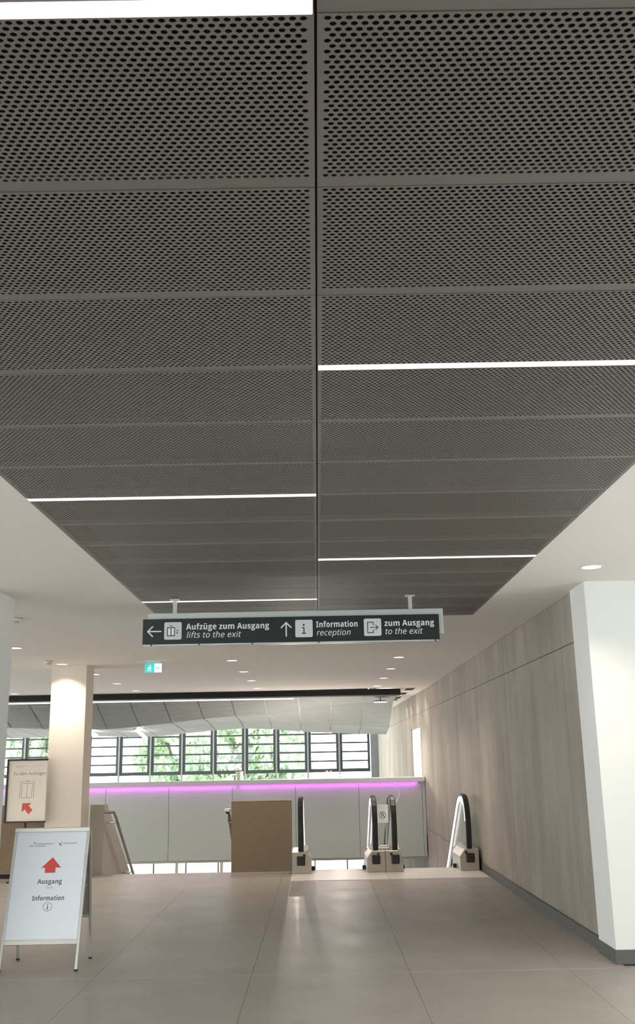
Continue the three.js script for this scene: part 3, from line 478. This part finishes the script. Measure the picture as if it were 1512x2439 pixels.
// ================================================================ ESCALATORS
const SLOPE = 0.68;
function railPath() {
  const p = [[14.87, 0.17], [14.845, 0.35], [14.832, 0.55], [14.835, 0.7], [14.86, 0.82], [14.905, 0.915], [14.975, 0.985], [15.07, 1.025], [15.18, 1.037], [15.32, 1.04], [15.44, 1.03], [15.55, 1.0], [15.66, 0.95], [15.78, 0.877], [15.9, 0.795]];
  for (let d = 16.4; d < 22.3; d += 0.6) p.push([d, 0.795 - SLOPE * (d - 15.9)]); return p;
}
const rounded = (w, h, r) => [[-w + r, -h], [w - r, -h], [w, -h + r], [w, h - r], [w - r, h], [-w + r, h], [-w, h - r], [-w, -h + r]];
function balustrade(t, x, inner, base0, base1) {                            // inner: +1 when the steps are on the right of it
  const path = railPath();
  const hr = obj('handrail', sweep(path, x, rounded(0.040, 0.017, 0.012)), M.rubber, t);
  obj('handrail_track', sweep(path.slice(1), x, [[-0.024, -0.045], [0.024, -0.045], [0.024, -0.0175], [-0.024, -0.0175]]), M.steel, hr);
  obj('handrail_reflection', sweep(path.slice(3), x + inner * 0.031, [[-0.0065, -0.095], [0.0065, -0.095], [0.0065, -0.019], [-0.0065, -0.019]]), M.rail, hr);  // emissive strip put in for the bright reflection below the handrail
  const inset = 0.046, top = path.slice(1).map(([d, y], i, a) => { const q = a[Math.min(i + 1, a.length - 1)], o = a[Math.max(i - 1, 0)], l = Math.hypot(q[0] - o[0], q[1] - o[1]); return [d + inset * (q[1] - o[1]) / l, y - inset * (q[0] - o[0]) / l]; });
  const deckY = (d) => d < 15.75 ? 0.2 : 0.2 - SLOPE * (d - 15.75);
  const pane = obj('glass', slabX([...top, [22.1, deckY(22.1)], [15.75, 0.2], [14.93, 0.2]], x - 0.006, x + 0.006), M.glass, t); pane.castShadow = false;
  obj('deck', sweep([[15.62, 0.25], [15.85, 0.22], [16.1, 0.06], [22.2, 0.06 - SLOPE * 6.1]], x, [[-0.115, -0.05], [0.115, -0.05], [0.115, 0.02], [-0.115, 0.02]]), M.steelBrush, t);
  obj('skirt', slabX([[15.3, -0.3], [15.3, 0.2], [15.7, 0.2], [22.2, 0.2 - SLOPE * 6.5], [22.2, -0.4 - SLOPE * 6.6], [15.9, -0.4]], inner > 0 ? x + 0.1 : x - 0.108, inner > 0 ? x + 0.108 : x - 0.1), M.steel, t);
  // newel base: front with the inner upper corner cut back
  const prof = inner > 0 ? [[base0, 0.005], [base1, 0.005], [base1, 0.2], [base1 - 0.075, 0.3], [base0, 0.3]] : [[base0, 0.005], [base1, 0.005], [base1, 0.3], [base0 + 0.075, 0.3], [base0, 0.2]];
  const nb = obj('newel_base', slabD(prof, 14.80, 15.62, 0.006), M.steelBrush, t);
  obj('inlet_guard', rbx(x - 0.06, x + 0.06, 0.115, 0.245, 14.775, 14.86, 0.016, 3), M.blackPlastic, nb);
  // sloping deck plate on the inner shoulder
  const s0 = inner > 0 ? base1 - 0.07 : base0 + 0.005, s1 = s0 + 0.065;
  obj('deck_plate', slabX([[14.95, 0.301], [15.3, 0.355], [15.62, 0.33], [15.62, 0.301]], s0 - (inner > 0 ? 0.05 : -0.05), s1 - (inner > 0 ? 0.03 : -0.03)), M.steel, nb);
  obj('skirt_guard', rbx(inner > 0 ? base1 + 0.002 : base0 - 0.05, inner > 0 ? base1 + 0.05 : base0 - 0.002, 0.006, 0.06, 15.2, 15.32, 0.012), M.blackPlastic, t);
  const sensorX = (base0 + base1) / 2 - (x - (base0 + base1) / 2) - (x > (base0 + base1) / 2 ? 0.03 : -0.03);
  obj('sensor', rbx(sensorX - 0.018, sensorX + 0.018, 0.235, 0.272, 14.792, 14.803, 0.003), M.blackPlastic, nb);
}
function escalator(label, xa, xb, bases) {
  const t = thing('escalator', label, 'escalator'), [a0, a1, b0, b1] = bases;
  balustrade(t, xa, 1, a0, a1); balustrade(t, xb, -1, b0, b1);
  obj('landing_plate', bx(a0, b1 - 0.002, 0.0005, 0.005, 13.97, 15.26), M.landing, t);
  obj('comb_plate', bx(a1, b0, -0.02, 0.003, 15.262, 15.31), M.bronze, t);
  const w0 = a1 - 0.02, w1 = b0 + 0.02, sg = bx(w0, w1, -0.23, 0, 0, 0.42);
  for (let k = 0; k < 18; k++) { const y = -0.12 - SLOPE * 0.4 * k; if (y < -4.3) break; const s = obj('step', sg, M.step, t); s.position.set(0, y, -(15.33 + 0.4 * k)); }
  return t;
}
const escLeft = escalator('left escalator beside the brown panel, with black handrails and glowing strip in place of a white reflection', -0.272, 0.818, [-0.402, -0.125, 0.685, 0.955]);
obj('side_panel', rbx(-0.452, -0.408, 0.006, 0.36, 14.8, 14.99, 0.004), M.glass, escLeft);
escalator('right escalator along the concrete wall, with black handrails and glowing strip in place of a white reflection', 1.1, 2.188, [0.959, 1.215, 2.035, 2.315]);
{ // warning plate on a clear post between the two middle handrails
  const t = thing('warning_sign', 'small white prohibition sign on a clear post between the middle handrails', 'sign', [0.95, 0.301, 15.02]);
  obj('post_base', [rbx(-0.07, 0.09, 0, 0.03, -0.08, 0.12, 0.006), rbx(-0.055, 0.075, 0.03, 0.055, -0.06, 0.1, 0.006)], M.steel, t);
  obj('glass_post', bx(-0.065, 0.03, 0.055, 0.46, 0.008, 0.02), M.glass, t);
  obj('post', rbx(0.036, 0.058, 0.055, 0.55, 0.0, 0.022, 0.004), M.alu, t);
  const pl = obj('plate', rbx(-0.08, 0.08, 0.37, 0.63, -0.012, 0.0, 0.004), M.white, t);
  const [c, x] = canvas(160, 260); x.fillStyle = '#f1efec'; x.fillRect(0, 0, 160, 260); x.strokeStyle = x.fillStyle = '#5b4a48'; x.lineWidth = 7; x.beginPath(); x.arc(76, 148, 50, 0, 7); x.stroke();
  x.lineWidth = 9; x.lineCap = 'round'; x.beginPath(); x.moveTo(54, 182); x.lineTo(66, 150); x.lineTo(62, 124); x.lineTo(84, 116); x.lineTo(94, 130); x.lineTo(88, 156); x.lineTo(100, 182); x.moveTo(66, 150); x.lineTo(88, 156); x.stroke(); x.lineWidth = 7; x.beginPath(); x.moveTo(41, 113); x.lineTo(111, 183); x.stroke();
  obj('print', unitFace(0.152, 0.252).translate(0, 0.5, 0.0125), paper(c, 0.5), pl);
}

// ================================================================ GALLERY PARAPET WITH LIT COPING
const DP = 22.13;
{
  const t = thing('gallery_parapet', 'pale panelled gallery parapet with a coping lit magenta from below', 'parapet');
  const xr = 2.345; let k = 0;
  for (let x = 2.28; x > -13; x -= 1.395, k++) obj('panel', rbx(x - 1.388, x, -0.475, 1.06, DP, DP + 0.03, 0.004), M.parapet, t);
  obj('end_panel', rbx(2.287, xr, -0.475, 1.06, DP, DP + 0.03, 0.003), M.parapet, t);
  obj('bottom_rail', bx(-13.9, xr, -0.52, -0.478, DP - 0.015, DP + 0.1), M.steel, t);
  obj('core', bx(-13.9, xr, -0.47, 1.06, DP + 0.035, DP + 0.12), M.core, t);
  obj('coping', rbx(-13.9, 2.352, 1.092, 1.19, DP - 0.075, DP + 0.34, 0.008), M.coping, t);
  obj('coping_underside', bx(-13.9, xr, 1.062, 1.091, DP + 0.001, DP + 0.3), M.coping, t);
  obj('led_strip', bx(-13.8, 2.2, 1.083, 1.091, DP - 0.05, DP - 0.025), M.magenta, t);
  for (let i = 0; i < 4; i++) { const l = new THREE.RectAreaLight(new THREE.Color().setRGB(0.78, 0.1, 1.0), 26, 3.9, 0.025); l.name = 'lamp'; l.rotation.x = -Math.PI / 2; l.position.set(2.2 - 1.98 - i * 4.0, 1.08, -(DP - 0.037)); t.add(l); }
}
{
  const t = thing('tapered_pot', 'small off-white tapered pot standing on the lit parapet coping', 'pot', [-1.76, 1.19, 22.3]);
  const g = new THREE.LatheGeometry([[0.001, 0], [0.058, 0], [0.085, 0.185], [0.08, 0.19], [0.074, 0.185], [0.05, 0.02], [0.001, 0.02]].map(([a, b]) => new THREE.Vector2(a, b)), 20); obj('body', flatG(g), M.cup, t);
}
{
  const spec = [[-0.655, 22.36, 0.062, 'round glowing globe lamp on the coping, larger of a touching pair'], [-0.47, 22.36, 0.05, 'round glowing globe lamp on the coping, smaller of a touching pair'], [0.45, 22.4, 0.045, 'single round glowing globe lamp on the coping right of two goblets']];
  for (const [x, d, r, label] of spec) {
    const t = thing('globe_lamp', label, 'lamp', [x, 1.19, d]);
    obj('foot', new THREE.CylinderGeometry(r * 0.6, r * 0.7, 0.012, 16).translate(0, 0.006, 0).toNonIndexed(), M.steel, t); obj('globe', new THREE.SphereGeometry(r, 20, 14).translate(0, 0.01 + r, 0).toNonIndexed(), M.globe, t);
    const l = new THREE.PointLight(WARM, 5); l.name = 'lamp'; l.position.y = 0.01 + r; t.add(l);
  }
  for (const [x, w] of [[0.19, 'left'], [0.275, 'right']]) {
    const t = thing('goblet', `${w === 'left' ? 'left' : 'right'} one of two thin stemmed goblets on the coping`, 'glass', [x, 1.19, 22.3]);
    obj('stem', new THREE.LatheGeometry([[0.001, 0], [0.022, 0], [0.02, 0.006], [0.004, 0.012], [0.004, 0.12], [0.001, 0.12]].map(([a, b]) => new THREE.Vector2(a, b)), 14).toNonIndexed(), M.alu, t);
    obj('bowl', new THREE.LatheGeometry([[0.001, 0.118], [0.014, 0.13], [0.024, 0.165], [0.022, 0.165], [0.012, 0.134], [0.001, 0.124]].map(([a, b]) => new THREE.Vector2(a, b)), 14).toNonIndexed(), M.amber, t);
  }
  tag(obj('reflection_line', tube([[1.72, 1.09, 22.04], [1.735, 1.0, 22.06], [1.78, 0.86, 22.07], [1.765, 0.76, 22.07], [1.70, 0.66, 22.08]], 0.007, 24, 6), M.glintWhite), 'thin white line added for a reflection on the parapet panels', 'reflection_line');  // thin white tube modelled in place of a reflection on the panels
}
// long light line under the black beam, tube lights below the wing, wall washers in the soffit strip
{
  const t = thing('linear_light', 'long white light line under the black beam over the gallery', 'light', [-3.9, CH - 0.13, 21.2]);
  obj('housing', rbx(-9.9, 3.5, -0.018, 0.005, -0.045, 0.045, 0.004), M.white, t); obj('diffuser', rbx(-9.9, 3.4, -0.04, -0.019, -0.03, 0.03, 0.006), M.strip, t);
  for (const x of [-3.4, 1.2]) { const l = new THREE.RectAreaLight(COOL, 3, 4.4, 0.05); l.name = 'lamp'; l.rotation.x = -Math.PI / 2; l.position.set(x, -0.045, 0); t.add(l); }
}
function tubeLight(label, p, q) {
  const t = thing('tube_light', label, 'light'); obj('diffuser', bar(p, q, 0.045, 14), M.strip, t);
  const u = [0, 1, 2].map((i) => p[i] + (q[i] - p[i]) * -0.03), v = [0, 1, 2].map((i) => p[i] + (q[i] - p[i]) * 1.03); obj('end_cap', bar(u, p, 0.047, 14), M.alu, t); obj('end_cap', bar(q, v, 0.047, 14), M.alu, t);
  obj('mount', bar([(p[0] + q[0]) / 2, (p[1] + q[1]) / 2 + 0.04, (p[2] + q[2]) / 2], [(p[0] + q[0]) / 2, (p[1] + q[1]) / 2 + 0.14, (p[2] + q[2]) / 2], 0.008), M.alu, t);
  const l = new THREE.PointLight(COOL, 1.2); l.name = 'lamp'; l.position.set((p[0] + q[0]) / 2, (p[1] + q[1]) / 2 - 0.08, -(p[2] + q[2]) / 2); t.add(l);
}
tubeLight('longer slanting white tube light below the wing ceiling, right of the pillar', [-4.303, 2.40, 23.3], [-4.281, 2.19, 24.7]);
tubeLight('short white tube light below the wing ceiling at the pillar edge', [-5.382, 2.33, 23.3], [-5.343, 2.26, 23.9]);
{
  const spots = [[2.016, 21.22, 'nearest'], [2.0, 22.87, 'second'], [2.012, 24.6, 'third'], [2.02, 25.7, 'farthest']];
  for (const [x, d, w] of spots) {
    const y = CH + 0.001 + (d - 20.63) * 0.0088, t = thing('wall_washer', `${w} black recessed wall washer with white rim in the soffit strip by the wall`, 'light', [x, y, d]);
    obj('rim', [bx(-0.13, 0.13, -0.012, 0.0, -0.4, -0.36), bx(-0.13, 0.13, -0.012, 0.0, 0.36, 0.4), bx(-0.13, -0.1, -0.012, 0.0, -0.36, 0.36), bx(0.1, 0.13, -0.012, 0.0, -0.36, 0.36)], M.white, t);
    obj('black_louvre', bx(-0.1, 0.1, -0.006, -0.001, -0.36, 0.36), M.blackFelt, t);
    const l = new THREE.SpotLight(WARM, 3, 0, 1.25, 1, 2); l.name = 'lamp'; l.position.y = -0.03; l.shadow.radius = 4; l.castShadow = true; l.target.position.set(0.0, -2, -0.6); l.target.name = 'aim'; t.add(l); t.add(l.target);
  }
  const t = thing('disc_light', 'flat oval white lamp on a dark arm at the right end of the wing', 'light', [1.42, 2.84, 21.9]);
  obj('shade', new THREE.LatheGeometry([[0.001, 0.02], [0.12, 0.012], [0.16, -0.005], [0.15, -0.01], [0.001, -0.01]].reverse().map(([a, b]) => new THREE.Vector2(a, b)), 24).toNonIndexed(), M.black, t);
  obj('lens', new THREE.CylinderGeometry(0.15, 0.15, 0.012, 24).translate(0, -0.018, 0).toNonIndexed(), M.lens, t); obj('arm', bar([0, 0.015, 0], [0, 0.075, 0], 0.01), M.black, t);
  const l = new THREE.SpotLight(COOL, 12, 0, 1.1, 0.6, 2); l.name = 'lamp'; l.position.y = -0.04; l.target.position.set(0, -3, 0); l.target.name = 'aim'; t.add(l); t.add(l.target);
}

// ================================================================ OUTSIDE
struct('ground_outside', bx(-60, 60, -5.2, -4.9, 39.6, 110), M.outside);
{
  const leaf = new THREE.BufferGeometry(); leaf.setAttribute('position', new THREE.Float32BufferAttribute([0, 0, 0, 0.1, 0.14, 0.03, 0, 0.34, -0.02, 0, 0, 0, 0, 0.34, -0.02, -0.1, 0.14, 0.03], 3)); leaf.computeVertexNormals(); metres(leaf);
  function tree(x, d, h, r, label, n) {
    const t = thing('tree', label, 'tree', [x, -4.9, d], 0, 'trees outside the windows'); obj('trunk', [bar([0, 0, 0], [0.1, h * 0.55, 0.1], 0.09, 8), bar([0.1, h * 0.5, 0.1], [r * 0.4, h * 0.8, 0.3], 0.09, 6), bar([0.1, h * 0.45, 0.1], [-r * 0.45, h * 0.75, -0.2], 0.09, 6)], M.bark, t);
    const inst = new THREE.InstancedMesh(leaf, M.leafA, n), m = new THREE.Matrix4(), q = new THREE.Quaternion(), e = new THREE.Euler(), s = new THREE.Vector3(), p = new THREE.Vector3(), blobs = [];
    for (let i = 0; i < 26; i++) blobs.push([(rnd() - 0.5) * 1.7 * r, h * (0.35 + 0.6 * rnd()), (rnd() - 0.5) * 1.3 * r, r * (0.22 + 0.25 * rnd())]);
    const col = new THREE.Color();
    for (let i = 0; i < n; i++) {
      const b = blobs[Math.floor(rnd() * blobs.length)], a = rnd() * 6.283, z = rnd() * 2 - 1, k = b[3] * Math.cbrt(0.35 + 0.65 * rnd()), w = Math.sqrt(1 - z * z);
      p.set(b[0] + k * w * Math.cos(a), b[1] + k * z, b[2] + k * w * Math.sin(a)); e.set(rnd() * 6.3, rnd() * 6.3, rnd() * 6.3); q.setFromEuler(e); s.setScalar(0.8 + 0.9 * rnd()); m.compose(p, q, s); inst.setMatrixAt(i, m); const v = 0.8 + 0.5 * rnd(); inst.setColorAt(i, col.setRGB(v * (0.9 + 0.3 * rnd()), v, v * (0.85 + 0.2 * rnd())));
    }
    inst.name = numbered('foliage'); inst.userData.kind = 'stuff'; inst.castShadow = inst.receiveShadow = true; t.add(inst);
  }
  tree(-8.7, 62, 12, 2.5, 'pale green tree outside the windows, left of the middle', 6500);
  tree(-5.6, 58, 11, 3.0, 'pale green tree outside the middle windows', 6500);
  tree(-3.3, 60, 11.5, 2.7, 'pale green tree outside the windows right of the middle', 6500);
  tree(-17.3, 60, 10, 2.0, 'pale green tree seen through the window left of the pillar', 4000);
}
renderer.render(scene, camera);
